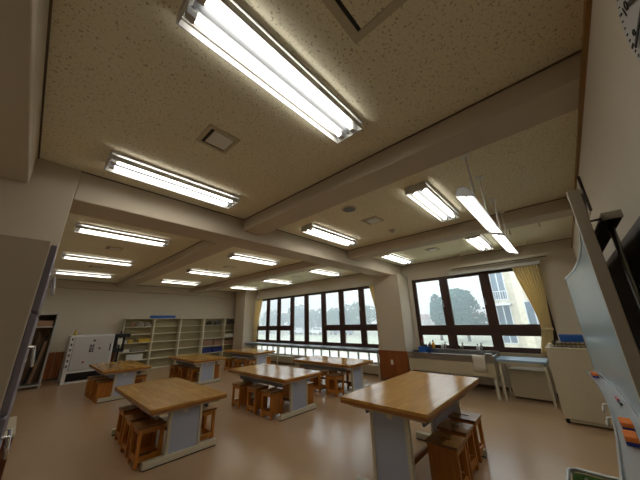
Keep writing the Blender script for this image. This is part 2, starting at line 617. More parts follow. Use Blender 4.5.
def leaf_mesh(name, n, rx, ry, rz, cz, material, seed):
    rnd = random.Random(seed)
    m = MB()
    blobs = []
    for k in range(9):
        a = rnd.uniform(0, 2 * PI)
        q = rnd.uniform(.15, .62)
        blobs.append((q * rx * math.cos(a), q * ry * math.sin(a), cz + rnd.uniform(-.5, .62) * rz, rnd.uniform(.36, .52)))
    blobs.append((0, 0, cz, .66))
    for k in range(n):
        bx, by, bz, br = rnd.choice(blobs)
        d = Vector((rnd.gauss(0, 1), rnd.gauss(0, 1), rnd.gauss(0, 1))).normalized() * rnd.uniform(.75, 1.0) * br
        p = Vector((bx + d.x * rx, by + d.y * ry, bz + d.z * rz))
        s = rnd.uniform(.12, .26)
        u = Vector((rnd.gauss(0, 1), rnd.gauss(0, 1), rnd.gauss(0, 1))).normalized()
        v = u.cross(Vector((rnd.gauss(0, 1), rnd.gauss(0, 1), .3))).normalized()
        i = len(m.v)
        m.v += [tuple(p - u * s), tuple(p + v * s * .7), tuple(p + u * s), tuple(p - v * s * .7)]
        m.f += [(i, i + 1, i + 2, i + 3)]
    return m


def make_tree(label, seed, rx, ry, rz, cz, trunk, material, group=None, n=2600):
    t = thing('tree', label, 'tree', group=group)
    o = leaf_mesh('crown', n, rx, ry, rz, cz, material, seed).build('crown', material, t)
    o['kind'] = 'stuff'
    tm = MB()
    tm.tube([(0, 0, 0), (.05, 0, trunk * .5), (0, .05, trunk), (0, 0, cz)], [.2, .16, .13, .06], 8)
    for a in (0.6, 2.6, 4.4):
        tm.tube([(0, 0, trunk * .9), (rx * .45 * math.cos(a), ry * .45 * math.sin(a), cz + .1 * rz)], [.08, .03], 6)
    tm.build('trunk', MT['bark'], t)
    return t


ROWLAB = 'round-crowned green tree in the misty row beyond the left window'
tA = make_tree(ROWLAB, 3, 3.0, 3.0, 2.6, 3.2, 1.6, MT['leafA'], 'row of trees beyond the left window')
tB = make_tree(ROWLAB, 11, 2.8, 2.8, 2.9, 3.3, 1.7, MT['leafB'], 'row of trees beyond the left window')
ys = [30.5, 34.2, 37.6, 41, 45, 48.4, 52, 55.6, 59.5, 63.2]
first = {0: tA, 1: tB}
ORD = ('first', 'second', 'third', 'fourth', 'fifth', 'sixth', 'seventh', 'eighth', 'ninth', 'tenth')
for i, y in enumerate(ys):
    k = i % 2
    t = first[k] if i < 2 else dup(first[k], ROWLAB, (0, 0, 0))
    t['label'] = 'misty green tree in the row beyond the left window, %s from the right' % ORD[i]
    t.location = (46 + random.uniform(-2, 2), y, GZ)
    t.rotation_euler = (0, 0, random.uniform(0, 6))
    s = random.uniform(.9, 1.15)
    t.scale = (s, s, s)
tC = make_tree('broad bushy tree filling the middle pane of the right window', 21, 3.0, 3.3, 2.6, 3.3, 1.5, MT['leafB'], n=3200)
tC.location = (35, 8.9, GZ)
tD = make_tree('slimmer tree at the right edge of the sink window leftmost pane', 31, 1.2, 1.3, 2.5, 3.4, 1.5, MT['leafB'], n=1500)
tD.location = (36, 12.3, GZ)


def building(name, label, x0, y0, x1, y1, z1, wallm, wins, roof=None):
    b = thing(name, label, 'building', (x0, y0, GZ))
    MB().box(0, 0, 0, x1 - x0, y1 - y0, z1 - GZ).build('wall', wallm, b)
    if roof:
        X, Y, Z = x1 - x0, y1 - y0, z1 - GZ
        m = MB()
        m.v = [(-.4, -.4, Z), (X + .4, -.4, Z), (X + .4, Y + .4, Z), (-.4, Y + .4, Z), (X / 2, 0, Z + 1.8), (X / 2, Y, Z + 1.8)]
        m.f = [(0, 1, 4), (1, 2, 5, 4), (2, 3, 5), (3, 0, 4, 5), (3, 2, 1, 0)]
        m.build('roof', roof, b)
    else:
        MB().box(-.15, -.15, z1 - GZ, x1 - x0 + .15, y1 - y0 + .15, z1 - GZ + .35).build('parapet', MT['facade'], b)
    for (a, c, d, e) in wins:
        a, c = a - y0, c - y0
        d, e = d - GZ, e - GZ
        wf = MB()
        wf.box(-.08, a - .06, d - .06, 0, c + .06, d)
        wf.box(-.08, a - .06, e, 0, c + .06, e + .06)
        wf.box(-.08, a - .06, d, 0, a, e)
        wf.box(-.08, c, d, 0, c + .06, e)
        wf.box(-.06, (a + c) / 2 - .03, d, 0, (a + c) / 2 + .03, e)
        fo = wf.build('window', MT['alu'], b)
        MB().box(-.03, a, d, -.01, c, e).build('pane', MT['bglass'], fo)
    return b


sw = building('school_wing', 'beige tiled school wing with tall stair glazing beyond the right window', 24, -9, 36, 4.0, 10.5, MT['tile'],
              [(3.0, 3.8, -.2, 2.4), (3.0, 3.8, 2.9, 5.6), (3.0, 3.8, 6.1, 8.8), (1.15, 2.05, .9, 2.6), (1.15, 2.05, 4.4, 6.1), (-1.2, .3, .9, 2.6),
               (-1.2, .3, 4.4, 6.1), (-4.5, -2.6, .9, 2.6), (-4.5, -2.6, 4.4, 6.1)])
bm_ = MB()
bm_.box(-.7, 11.8, 3.4, 0, 12.95, 3.55)
bm_.box(-.7, 11.8, 4.4, -.65, 12.95, 4.45)
for k in range(8):
    bm_.tube([(-.67, 11.85 + k * .15, 3.55), (-.67, 11.85 + k * .15, 4.4)], .018, 6)
bm_.build('balcony', MT['alu'], sw)
MB().box(-.45, 9.6, .5, -.05, 10.4, 1.15).build('air_conditioner', MT['apron'], sw)
building('apartment_block', 'white block far off in the leftmost pane of the left window', 44, 67, 54, 84, 15, MT['facade'],
         [(68 + 3 * k, 69.6 + 3 * k, 1 + 3.2 * j, 2.5 + 3.2 * j) for k in range(5) for j in range(4)])
HL = ['low distant house with red roof, left in the sink window first pane', 'small distant house with red roof beside the slimmer tree',
      'distant pale house with red roof behind the bushy tree', 'distant house with red roof beyond the tree row']
for i, (x, y, wd, z) in enumerate(((92, 36.5, 7, 1.6), (95, 29.5, 6, 2.0), (98, 20, 8, 1.7), (100, 76, 9, 2.2))):
    building('house', HL[i], x, y, x + 8, y + wd, z, MT['facade'], [(y + 1, y + 2.4, -.2, 1), (y + wd - 2.6, y + wd - 1.2, -.2, 1)], MT['roofred'])


def car(label, loc, rz, m):
    c = thing('car', label, 'car', loc, rz)
    b = MB()
    prof = [(-2.1, .35), (2.1, .35), (2.15, .8), (1.3, .95), (.7, 1.45), (-1.5, 1.5), (-2.1, .95)]
    b.sheet([[(x, -.8, z) for x, z in prof + prof[:1]], [(x, .8, z) for x, z in prof + prof[:1]]])
    n = len(prof) + 1
    b.f += [tuple(range(n - 1)), tuple(n + j for j in range(n - 1))]
    b.build('body', m, c)
    MB().box(-1.4, -.81, 1.0, .6, .81, 1.36).build('side_windows', MT['bglass'], c)
    for sx in (-1.3, 1.3):
        for sy in (-.75, .75):
            MB().lathe([(.33, -.1), (.33, .1)], 14, (sx, sy, .33), 'Y').build('wheel', MT['black'], c)
    return c


car('white car parked under the left end of the tree row', (43, 47.5, GZ), 1.4, MT['white'])
car('white car parked under the middle of the tree row', (43, 40.5, GZ), 1.7, MT['white'])
car('grey car parked under the right end of the tree row', (43, 33.5, GZ), 1.5, MT['apron'])
# rain mist
mm = bpy.data.materials.new('rain_mist')
mm.use_nodes = True
nt = mm.node_tree
nt.nodes.remove(nt.nodes['Principled BSDF'])
vs = nt.nodes.new('ShaderNodeVolumeScatter')
vs.inputs['Color'].default_value = (.93, .97, 1, 1)
vs.inputs['Density'].default_value = .019
nt.links.new(vs.outputs[0], nt.nodes['Material Output'].inputs['Volume'])
mist = MB().box(14, -100, GZ + .02, 140, 220, 34).build('rain_mist', mm)
tag(mist, 'thin rain mist hanging over the playground outside the windows', 'mist', kind='stuff')

# ================================================================== CEILING FITTINGS
LX = (.2, 2.91, 5.6)
LY = (1.03, 2.95, 5.5, 7.95, 10.35)


def make_light(label, loc):
    """surface fluorescent fitting: body, slotted sides, reflector, two tubes"""
    L, H, W = 1.35, .09, .27
    t = thing('ceiling_light', label, 'ceiling light', loc, 0, 'fluorescent fittings on the ceiling')
    h = MB()
    h.box(0, -W / 2, -.012, L, W / 2, 0)
    for s in (-1, 1):
        y0, y1 = sorted((s * W / 2, s * (W / 2 - .006)))
        h.box(0, y0, -H, L, y1, -.042)
        h.box(0, y0, -.022, L, y1, -.012)
    h.build('housing', MT['fitting'], t)
    for xx in (0, L - .012):
        MB().box(xx, -W / 2 + .006, -H, xx + .012, W / 2 - .006, -.012).build('end_plate', MT['fitting'], t)
    g = MB()
    for a, b, c, d in ((-.03, -.045, 0, -.075), (0, -.075, .03, -.045)):
        g.hexa([(.03, a, b - .003), (L - .03, a, b - .003), (L - .03, c, d - .003), (.03, c, d - .003),
                (.03, a, b), (L - .03, a, b), (L - .03, c, d), (.03, c, d)])
    g.build('reflector', MT['reflector'], t)
    for s in (-1, 1):
        y = s * .06
        MB().tube([(.07, y, -.066), (L - .07, y, -.066)], .015, 10).build('tube', MT['tube'], t, smooth=True)
        for xx in (.02, L - .068):
            MB().box(xx, y - .02, -.085, xx + .048, y + .02, -.012).build('lamp_holder', MT['fitting'], t)
    return t


COLN = ('left', 'middle', 'window-side')
ROWN = ('in the row nearest the board', 'just before the main beam', 'first beyond the main beam', 'second beyond the main beam', 'close to the back wall')
proto = None
for i, x in enumerate(LX):
    for j, y in enumerate(LY):
        lab = 'white two-tube ceiling light in the %s column, %s' % (COLN[i], ROWN[j])
        if proto is None:
            proto = make_light(lab, (x, y, ZC))
        else:
            dup(proto, lab, (x, y, ZC))


def make_vent(label, loc, s=.28, name='ceiling_vent', cat='ceiling vent', fw=.03, pm='whitewall'):
    t = thing(name, label, cat, loc)
    f = MB()
    h = s / 2
    g = h - fw
    for a, b, c, d in ((-h, -h, h, -g), (-h, g, h, h), (-h, -g, -g, g), (g, -g, h, g)):
        f.box(a, b, -.012, c, d, 0)
    f.build('frame', MT['cream2'], t)
    MB().box(-g, -g, -.003, g, g, 0).build('dark_gap', MT['black'], t)
    MB().box(-g + .03, -g + .006, -.016, g - .006, g - .026, -.003).build('panel', MT[pm], t)
    return t


for lab, x, y in (('square recessed ceiling vent between the two nearest left lights', .83, 1.97),
                  ('square ceiling vent beside the round speaker', 3.55, 2.03),
                  ('square ceiling vent before the right window', 6.22, 2.02),
                  ('dark-slotted ceiling vent left column, first beyond the main beam', .92, 6.74),
                  ('dark-slotted ceiling vent left column, nearest the back wall', .95, 9.2),
                  ('small ceiling vent in the middle bay beyond the main beam', 3.66, 6.95),
                  ('small ceiling vent in the window bay beyond the main beam', 6.3, 6.95)):
    make_vent(lab, (x, y, ZC))
# inspection hatch
make_vent('square inspection hatch in the ceiling at the top edge of the photo', (.715, .29, ZC), .56, 'ceiling_hatch', 'hatch', .048, 'ceil')
t = thing('ceiling_speaker', 'round beige speaker grille flush in the ceiling', 'speaker', (2.9, 2.03, ZC))
MB().lathe([(.11, 0), (.11, -.008), (.095, -.014)], 28).build('rim', MT['cream2'], t)
MB().lathe([(.09, -.0145), (.088, -.018), (.03, -.02)], 28).build('grille', MT['apron'], t)
t = thing('smoke_detector', 'small round smoke detector on the ceiling before the second cross beam', 'smoke detector', (4.236, 2.035, ZC))
MB().lathe([(.05, 0), (.05, -.02), (.035, -.035)], 20).build('base', MT['cream2'], t)
MB().lathe([(.02, -.0355), (.02, -.045)], 14).build('sensor', MT['apron'], t)
t = thing('smoke_detector', 'small round smoke detector on the ceiling beyond the main beam', 'smoke detector', (3.3, 7.6, ZC))
MB().lathe([(.05, 0), (.05, -.02), (.035, -.035)], 20).build('base', MT['cream2'], t)
MB().lathe([(.02, -.0355), (.02, -.045)], 14).build('sensor', MT['apron'], t)


# board lamps hung from the ceiling
def board_lamp(label, x0, L, stems):
    t = thing('board_lamp', label, 'board lamp', (x0, .405, ZC), 0, 'lamps over the board')
    zl = -.60
    h = MB()
    prof = [(-.075, -.075), (-.055, -.01), (-.02, .035), (.03, .035), (.055, -.03)]
    for k in range(len(prof) - 1):
        (a, b), (c, d) = prof[k], prof[k + 1]
        h.hexa([(0, a, zl + b), (L, a, zl + b), (L, c, zl + d), (0, c, zl + d),
                (0, a, zl + b + .004), (L, a, zl + b + .004), (L, c, zl + d + .004), (0, c, zl + d + .004)])
    h.build('reflector', MT['lampgrey'], t)
    for xx in (0, L - .006):
        e = MB()
        n = len(prof)
        e.v = [(xx, a, zl + b) for a, b in prof] + [(xx + .006, a, zl + b) for a, b in prof]
        e.f = [tuple(range(n)), tuple(range(2 * n - 1, n - 1, -1))] + [(k, (k + 1) % n, n + (k + 1) % n, n + k) for k in range(n)]
        e.build('end_cap', MT['alu'], t)
    for yy, zz in ((-.03, -.03), (.025, -.012)):
        MB().tube([(.05, yy, zl + zz), (L - .05, yy, zl + zz)], .014, 10).build('tube', MT['tube'], t, smooth=True)
    for sx in stems:
        s = MB().tube([(sx, 0, 0), (sx, 0, zl + .038)], .011, 8)
        s.box(sx - .06, -.04, -.014, sx + .06, .04, 0)
        s.build('stem', MT['whitewall'], t)
    return t


board_lamp('slanted lamp hung over the board, the nearer of the pair', 2.2, 1.3, (.52, 1.12))
board_lamp('slanted lamp hung over the board, the farther of the pair', 3.62, 1.24, (.5, 1.1))
for lab, x, y in (('small hook in the ceiling, left of two past the board lamps', 5.9, .45), ('small hook in the ceiling, right of two past the board lamps', 5.75, .0)):
    o = MB().tube([(x, y, ZC), (x, y, ZC - .07), (x + .02, y, ZC - .09), (x + .035, y, ZC - .07)], .006, 6).build('ceiling_hook', MT['darkgrey'])
    tag(o, lab, 'hook')


# ================================================================== WORK TABLES
def make_table(label, L, W, H, loc, rz):
    t = thing('work_table', label, 'table', loc, rz, 'wooden work tables')
    hx, hy = W / 2, L / 2
    tp = MB().box(-hx, -hy, H - .028, hx, hy, H).build('tabletop', MT['top'], t, bevel=.004)
    e = MB()
    e.box(-hx + .002, -hy + .002, H - .058, hx - .002, hy - .002, H - .0285)
    e.build('top_edge', MT['topedge'], t)
    for s in (-1, 1):
        MB().box(-hx + .06, s * (hy - .1) - .02, H - .095, hx - .06, s * (hy - .1) + .02, H - .058).build('frame_bar', MT['cream'], t)
        MB().box(s * (hx - .08) - .015, -hy + .12, H - .095, s * (hx - .08) + .015, hy - .12, H - .058).build('frame_bar', MT['cream'], t)
    for s in (-1, 1):
        xx = s * (hx - .15)
        MB().box(xx - .01, -hy + .24, H - .18, xx + .01, hy - .24, H - .095).build('apron', MT['apron'], t)
    sc = W / .93
    for s in (-1, 1):
        y = s * (hy - .17)
        pw = .17 * sc
        MB().box(-pw, y - .015, .08, pw, y + .015, H - .058).build('end_panel', MT['legpanel'], t)
        for q in (-1, 1):
            MB().box(q * (pw + .018) - .018, y - .025, .08, q * (pw + .018) + .018, y + .025, H - .058).build('post', MT['cream'], t, bevel=.004)
        fr = MB().box(-.43 * sc, y - .035, .012, .43 * sc, y + .035, .082).build('foot_rail', MT['cream'], t, bevel=.006)
        MB().box(-.425 * sc, y - .03, 0, .425 * sc, y + .03, .014).build('rubber_base', MT['black'], fr)
        MB().box(-.045, y + s * .015, H - .15, .015, y + s * .018, H - .115).build('sticker', MT['paper'], t)
    MB().box(-.02, -hy + .19, .16, .02, hy - .19, .21).build('stretcher', MT['topedge'], t, bevel=.003)
    return t


TABS = {
    'T2': ((1.64, 4.68, 0), 'wooden work table with lavender end panel, front left of the room'),
    'T3': ((3.62, 4.68, 0), 'wooden work table in the middle of the room, nearest of its column'),
    'T4': ((1.81, 8.66, 0), 'wooden work table at back left, before the white kiln'),
    'T5': ((3.72, 8.58, 0), 'wooden work table before the open shelves, middle of back row'),
    'T6': ((5.70, 8.80, 0), 'wooden work table in the far corner between shelves and left window'),
    'T7': ((5.44, 4.66, 0), 'wooden work table shining under the left window, beside the column'),
}
tproto = None
for k, (loc, lab) in TABS.items():
    if tproto is None:
        tproto = make_table(lab, 1.88, .93, .64, loc, 0)
    else:
        dup(tproto, lab, loc)
make_table('large wooden work table in the right foreground, set crosswise', 1.77, .905, .81, (3.255, 1.475, 0), PI / 2)


# ================================================================== STOOLS
def make_stool(label, loc, rz):
    """box stool: slotted seat, four legs, rails, one closed side (local -y)"""
    t = thing('box_stool', label, 'stool', loc, rz, 'wooden box stools')
    h, w = .41, .15
    s = MB()
    s.box(-w, -w, h - .022, w, -.016, h)
    s.box(-w, .016, h - .022, w, w, h)
    s.box(-w, -.016, h - .022, -.045, .016, h)
    s.box(.045, -.016, h - .022, w, .016, h)
    s.build('seat', MT['stooltop'], t)
    q = w - .012
    for a in (-1, 1):
        for b in (-1, 1):
            m = MB()
            x0, x1 = sorted((a * q, a * (q - .038)))
            y0, y1 = sorted((b * q, b * (q - .038)))
            m.box(x0, y0, 0, x1, y1, h - .022)
            m.build('leg', MT['stool'], t, bevel=.003)
    i = q - .038
    for z0, z1, nm in ((h - .08, h - .022, 'top_rail'), (.055, .11, 'bottom_rail')):
        for b in (-1, 1):
            y0, y1 = sorted((b * (q - .006), b * (q - .026)))
            MB().box(-i, y0, z0, i, y1, z1).build(nm, MT['stool'], t)
            MB().box(y0, -i, z0, y1, i, z1).build(nm, MT['stool'], t)
    MB().box(-i, -q + .002, .11, i, -q + .012, h - .08).build('side_panel', MT['stool'], t)
    return t


DN, DL, DF, DR = 0.0, -PI / 2, PI, PI / 2      # closed side faces -y, -x, +y, +x
STOOLS = [
    # left of the front left table
    (1.30, 4.15, DF, 'open-framed stool at the left of front left table, nearest of three'),
    (1.31, 4.57, DF, 'stool at the left of front left table, middle of three'),
    (1.345, 5.10, DF, 'stool at the left of front left table, farthest of three'),
    (1.98, 4.19, DF, 'open-framed stool peeping out right of the front left table end panel'),
    # middle table
    (3.25, 4.20, DN, 'closed-fronted stool at the left of middle table, nearest of three'),
    (3.25, 4.66, DN, 'stool at the left of middle table, second of three'),
    (3.24, 5.18, DN, 'stool at the left of middle table, third and farthest'),
    (3.98, 4.16, DN, 'closed-fronted stool to the right of middle table end panel'),
    (3.98, 4.75, DN, 'stool on the right side of middle table, behind the closed-fronted one'),
    # foreground table
    (3.08, 1.17, DL, 'closed-sided stool by the foreground table, nearest of three with slotted seats'),
    (3.49, 1.20, DL, 'slotted stool by the foreground table, middle of three'),
    (3.92, 1.21, DL, 'slotted stool by the foreground table, farthest of three'),
    # back left
    (1.48, 8.05, DN, 'closed-fronted stool at the left of back left table, nearest'),
    (1.46, 8.48, DN, 'stool at the left of back left table, second'),
    (1.44, 8.9, DN, 'stool at the left of back left table, farthest'),
    (2.16, 8.2, DF, 'open-framed stool right of the back left table end panel'),
    # back middle
    (3.50, 8.10, DF, 'open-framed stool at the left of table before shelves, nearest of three'),
    (3.42, 8.58, DF, 'stool at the left of table before shelves, middle of three'),
    (3.40, 9.15, DF, 'stool at the left of table before shelves, farthest of three'),
    (4.13, 8.30, DN, 'orange-brown closed stool right of the table before the shelves'),
    # far corner
    (5.40, 8.20, DF, 'open-framed stool at the left of far corner table, nearest of three'),
    (5.28, 8.72, DF, 'stool at the left of far corner table, middle of three'),
    (5.22, 9.22, DF, 'stool at the left of far corner table, farthest of three'),
    (6.10, 8.35, DN, 'closed stool right of the far corner table, toward the counter'),
    # window table
    (5.00, 4.18, DF, 'open-framed stool at the left of window table, nearest of three'),
    (5.05, 4.72, DF, 'stool at the left of window table, middle of three'),
    (5.05, 5.25, DF, 'stool at the left of window table, farthest of three'),
    (5.78, 4.22, DN, 'stool right of the window table end panel, toward the column'),
    (5.78, 4.8, DF, 'stool on the counter side of window table, second from the column'),
]
sproto = None
for x, y, rz, lab in STOOLS:
    if sproto is None:
        sproto = make_stool(lab, (x, y, 0), rz)
    else:
        dup(sproto, lab, (x, y, 0), rz)

# ================================================================== SHELVES ON BACK WALL
SLV = (.03, .37, .665, .98, 1.287, 1.555)


def make_shelf(label, loc):
    t = thing('open_shelf', label, 'shelf', loc, 0, 'cream shelf units along the back wall')
    H, D = 1.86, .28
    for s in (0, .978):
        MB().box(s, 0, 0, s + .022, D, H).build('side', MT['shelfcream'], t)
    MB().box(.022, D - .01, .03, .978, D, H - .02).build('back_panel', MT['shelfback'], t)
    MB().box(.022, 0, H - .02, .978, D - .01, H).build('top', MT['shelfcream'], t)
    for z in SLV:
        MB().box(.022, .004, z - .02, .978, D - .01, z).build('shelf_board', MT['shelfcream'], t)
    MB().box(.022, .02, 0, .978, .035, .01).build('plinth', MT['shelfcream'], t)
    return t


SHN = ('holding plastic bags and yellow boxes, leftmost', 'empty, with the blue case on its top', 'empty, in the middle of the row',
       'holding cardboard boxes and blue crates', 'at the right end beside the corner column')
shp = None
for k in range(5):
    loc = (2.465 + k * 1.003, 12.2, 0)
    lab = 'cream open shelf unit ' + SHN[k]
    if shp is None:
        shp = make_shelf(lab, loc)
    else:
        dup(shp, lab, loc)


def lidded_box(name, label, cat, x0, x1, y0, y1, z0, h, m, lid=None, lm=None):
    t = thing(name, label, cat, ((x0 + x1) / 2, (y0 + y1) / 2, z0))
    a, b = (x1 - x0) / 2, (y1 - y0) / 2
    MB().box(-a + .006, -b + .006, 0, a - .006, b - .006, h - .02).build('body', m, t, bevel=.004)
    MB().box(-a, -b, h - .045, a, b, h).build('lid', lm or m, t, bevel=.004)
    return t


def crate(name, label, x0, x1, y0, y1, z0, h, m):
    t = thing(name, label, 'crate', ((x0 + x1) / 2, (y0 + y1) / 2, z0))
    a, b = (x1 - x0) / 2, (y1 - y0) / 2
    c = MB()
    c.box(-a, -b, 0, a, b, .01)
    c.box(-a, -b, .01, a, -b + .01, h)
    c.box(-a, b - .01, .01, a, b, h)
    c.box(-a, -b + .01, .01, -a + .01, b - .01, h)
    c.box(a - .01, -b + .01, .01, a, b - .01, h)
    c.build('body', m, t)
    r = MB()
    r.box(-a - .008, -b - .008, h - .025, a + .008, -b, h)
    r.box(-a - .008, b, h - .025, a + .008, b + .008, h)
    r.build('rim', m, t)
    MB().box(-.05, -b - .006, h * .5, .05, -b + .001, h * .62).build('handle', MT['black'], t)
    return t


def bag(label, x, y, z, r, h, m, seed):
    rnd = random.Random(seed)
    b = MB()
    n = 14
    rows = []
    for k in range(7):
        t = k / 6
        rr = r * (1 - t ** 3 * .75) * (.85 + .15 * math.sin(t * PI))
        rows.append([(x + rr * (1 + .18 * rnd.uniform(-1, 1)) * math.cos(2 * PI * j / n), y + .7 * rr * math.sin(2 * PI * j / n) * (1 + .15 * rnd.uniform(-1, 1)), z + t * h) for j in range(n)])
    i0 = 0
    for rw in rows:
        b.v += rw
    for k in range(6):
        for j in range(n):
            b.f.append((k * n + j, k * n + (j + 1) % n, (k + 1) * n + (j + 1) % n, (k + 1) * n + j))
    b.f.append(tuple(range(n - 1, -1, -1)))
    b.f.append(tuple(6 * n + j for j in range(n)))
    o = b.build('plastic_bag', m)
    return tag(o, label, 'bag')


bag('dark grey plastic bag, left on the top board of leftmost shelf', 2.78, 12.33, 1.555, .12, .17, MT['cardboard'], 1)
bag('pale plastic bag, middle on the top board of leftmost shelf', 3.02, 12.33, 1.555, .12, .19, MT['bag'], 2)
bag('pale plastic bag, right on the top board of leftmost shelf', 3.26, 12.33, 1.555, .11, .16, MT['bag'], 3)
lidded_box('card_box', 'long yellow box on the leftmost shelf unit', 'box', 3.02, 3.43, 12.23, 12.45, .98, .12, MT['yellow'])
lidded_box('card_box', 'short yellow box on the leftmost shelf unit, beside the white one', 'box', 2.69, 2.85, 12.23, 12.42, .98, .10, MT['yellow'])
lidded_box('card_box', 'small white box left of the short yellow box', 'box', 2.53, 2.67, 12.23, 12.42, .98, .10, MT['paper'])
lidded_box('card_box', 'flat white box on the fourth board of leftmost shelf', 'box', 2.55, 2.78, 12.22, 12.44, .665, .09, MT['paper'])
lidded_box('card_box', 'flat grey tray box on the fourth board of leftmost shelf', 'box', 2.85, 3.3, 12.22, 12.44, .665, .06, MT['bag'])
lidded_box('storage_bin', 'white storage bin low in the leftmost shelf unit', 'bin', 2.72, 3.25, 12.22, 12.46, .37, .2, MT['white'])
lidded_box('plastic_case', 'flat bright blue case lying on top of the shelves', 'case', 3.33, 4.22, 12.22, 12.46, 1.86, .11, MT['blue'])
lidded_box('card_box', 'brown cardboard box, left of two in the fourth shelf unit', 'box', 5.52, 5.96, 12.22, 12.46, .665, .24, MT['cardboard'])
lidded_box('card_box', 'brown cardboard box, right of two in the fourth shelf unit', 'box', 6.0, 6.43, 12.22, 12.46, .665, .24, MT['cardboard'])
crate('plastic_crate', 'blue crate, left of two in the fourth shelf unit', 5.53, 5.95, 12.215, 12.46, .37, .2, MT['navy'])
crate('plastic_crate', 'blue crate, right of two in the fourth shelf unit', 6.0, 6.43, 12.215, 12.46, .37, .2, MT['navy'])
bag('dark bundle, left on top board of fourth shelf unit', 5.75, 12.33, 1.555, .15, .17, MT['darkgrey'], 4)
bag('dark bundle, right on top board of fourth shelf unit', 6.15, 12.33, 1.555, .18, .2, MT['darkgrey'], 5)
bag('grey bundle, left on top board of right end shelf unit', 6.75, 12.33, 1.555, .15, .2, MT['darkgrey'], 6)
bag('grey bundle, right on top board of right end shelf unit', 7.1, 12.33, 1.555, .15, .2, MT['darkgrey'], 8)
lidded_box('card_box', 'white box in the right end shelf unit', 'box', 6.52, 7.0, 12.22, 12.46, .98, .15, MT['paper'])
lidded_box('card_box', 'brown box in the right end shelf unit', 'box', 6.55, 7.05, 12.22, 12.46, .665, .18, MT['cardboard'])

# ================================================================== KILN, RACK, EQUIPMENT AT BACK LEFT
k = thing('electric_kiln', 'white electric kiln with a panel door standing at the back wall', 'kiln', (1.0, 11.2, 0))
m = MB()
m.box(.0, .04, .34, 1.08, .8, 1.34)
m.build('body', MT['white'], k, bevel=.01)
MB().box(.10, -.014, .355, 1.04, .03, 1.30).build('door', MT['kilndoor'], k, bevel=.008)
for x in (.0, 1.02):
    for y in (.04, .74):
        MB().box(x, y, 0, x + .06, y + .06, .34).build('leg', MT['white'], k)
MB().box(.06, .045, .0, 1.02, .095, .05).build('floor_bar', MT['white'], k)
MB().box(.0, .0, 0, .09, .04, 1.31).build('hinge_post', MT['white'], k)
MB().box(.09, .0, .285, 1.08, .045, .34).build('front_bar', MT['white'], k)
MB().box(.08, .2, .06, 1.0, .7, .30).build('dark_opening', MT['black'], k)  # black block standing in for the dark opening below the kiln body
for z in (.45, .6, .75, .9, 1.05, 1.2):
    MB().tube([(.045, -.008, z), (.045, -.008, z + .07)], .018, 8).build('hinge', MT['darkgrey'], k)
for z, h in ((1.02, .035), (.97, .035), (.905, .045), (.84, .05)):
    lb = MB()
    lb.box(.48, -.018, z, .535, -.014, z + h)
    lb.box(.545, -.018, z, .59, -.014, z + h)
    lb.build('label', MT['black'], k)
MB().lathe([(.03, 0), (.028, -.03)], 14, (.57, 0, 1.17), 'Y').build('knob', MT['black'], k)
MB().lathe([(.03, 0), (.028, -.03)], 14, (.73, 0, .935), 'Y').build('knob', MT['darkgrey'], k)
MB().lathe([(.03, 0), (.028, -.03)], 14, (.40, 0, .565), 'Y').build('peephole_plug', MT['red'], k)
hd = MB().tube([(.99, 0, .85), (.99, -.06, .86), (.99, -.06, 1.04), (.99, 0, 1.05)], .014, 8).build('handle', MT['darkgrey'], k)
o = MB().lathe([(.03, 0), (.04, .05), (.03, .1), (.015, .14), (.022, .17)], 14, (1.1, 11.5, 1.34)).build('bottle', MT['yellow'])
tag(o, 'small ochre bottle standing on top of the kiln', 'bottle')

k = thing('equipment_stand', 'black apparatus on a stand between kiln and shelves', 'equipment', (2.36, 11.75, 0))
m = MB()
m.tube([(0, .1, .1), (0, .1, 1.42)], .025, 8)
m.build('post', MT['black'], k)
m = MB()
for a in (.5, 2.6, 4.7):
    m.tube([(0, .1, .5), (.26 * math.cos(a), .1 + .2 * math.sin(a), 0)], .016, 6)
m.build('legs', MT['black'], k)
MB().box(-.2, -.02, .74, .14, .12, .86).build('lower_arm', MT['black'], k, bevel=.01)
MB().box(-.2, -.02, 1.22, .27, .12, 1.33).build('upper_arm', MT['black'], k, bevel=.01)
MB().box(-.2, .02, .86, -.08, .1, 1.22).build('side_column', MT['black'], k)
MB().box(.06, .02, .86, .13, .1, 1.22).build('side_column', MT['black'], k)
MB().box(-.075, .0, .98, .055, .03, 1.18).build('plate', MT['paper'], k)
MB().tube([(-.15, 0, .76), (-.26, -.02, .6), (-.24, -.02, .25)], .012, 6).build('cable', MT['black'], k)

k = thing('timber_rack', 'tall steel rack of leaning boards at the left end of back wall', 'rack', (.1, 11.2, 0))
m = MB()
for x, y in ((0, 0), (.47, 0), (0, .5), (.47, .5)):
    m.box(x, y, 0, x + .035, y + .035, 2.0)
m.build('frame', MT['alu'], k)
m = MB()
m.box(0, .53, .05, .5, .545, 2.0)
m.build('back_panel', MT['oldwood'], k)
MB().box(0, -.02, .06, .52, .53, .10).build('base_shelf', MT['alu'], k)
MB().box(.03, .02, 1.6, .48, .53, 1.63).build('upper_shelf', MT['alu'], k)
MB().box(.0, 0, 1.96, .5, .53, 2.0).build('top', MT['alu'], k)
MB().box(.485, .035, .1, .5, .5, 1.96).build('side_panel', MT['alu'], k)
for i, (x, y, ang, h, wdt, mm2) in enumerate(((.12, .2, .12, 1.25, .07, 'oldwood'), (.22, .26, .17, 1.3, .05, 'black'), (.30, .18, .1, 1.1, .06, 'cardboard'), (.36, .32, .05, 1.35, .09, 'oldwood'))):
    p = MB().cbox((x + math.sin(ang) * h * .3, y, .115 + h / 2), (wdt, .02, h), 0, 0, ang).build('timber_plank', MT[mm2])
    p.location = (.1, 11.2, 0)
    tag(p, ['brown plank leaning leftmost in the steel rack', 'black narrow strip leaning in the steel rack', 'pale short plank leaning in the steel rack', 'brown wide plank leaning rightmost in the steel rack'][i], 'plank')
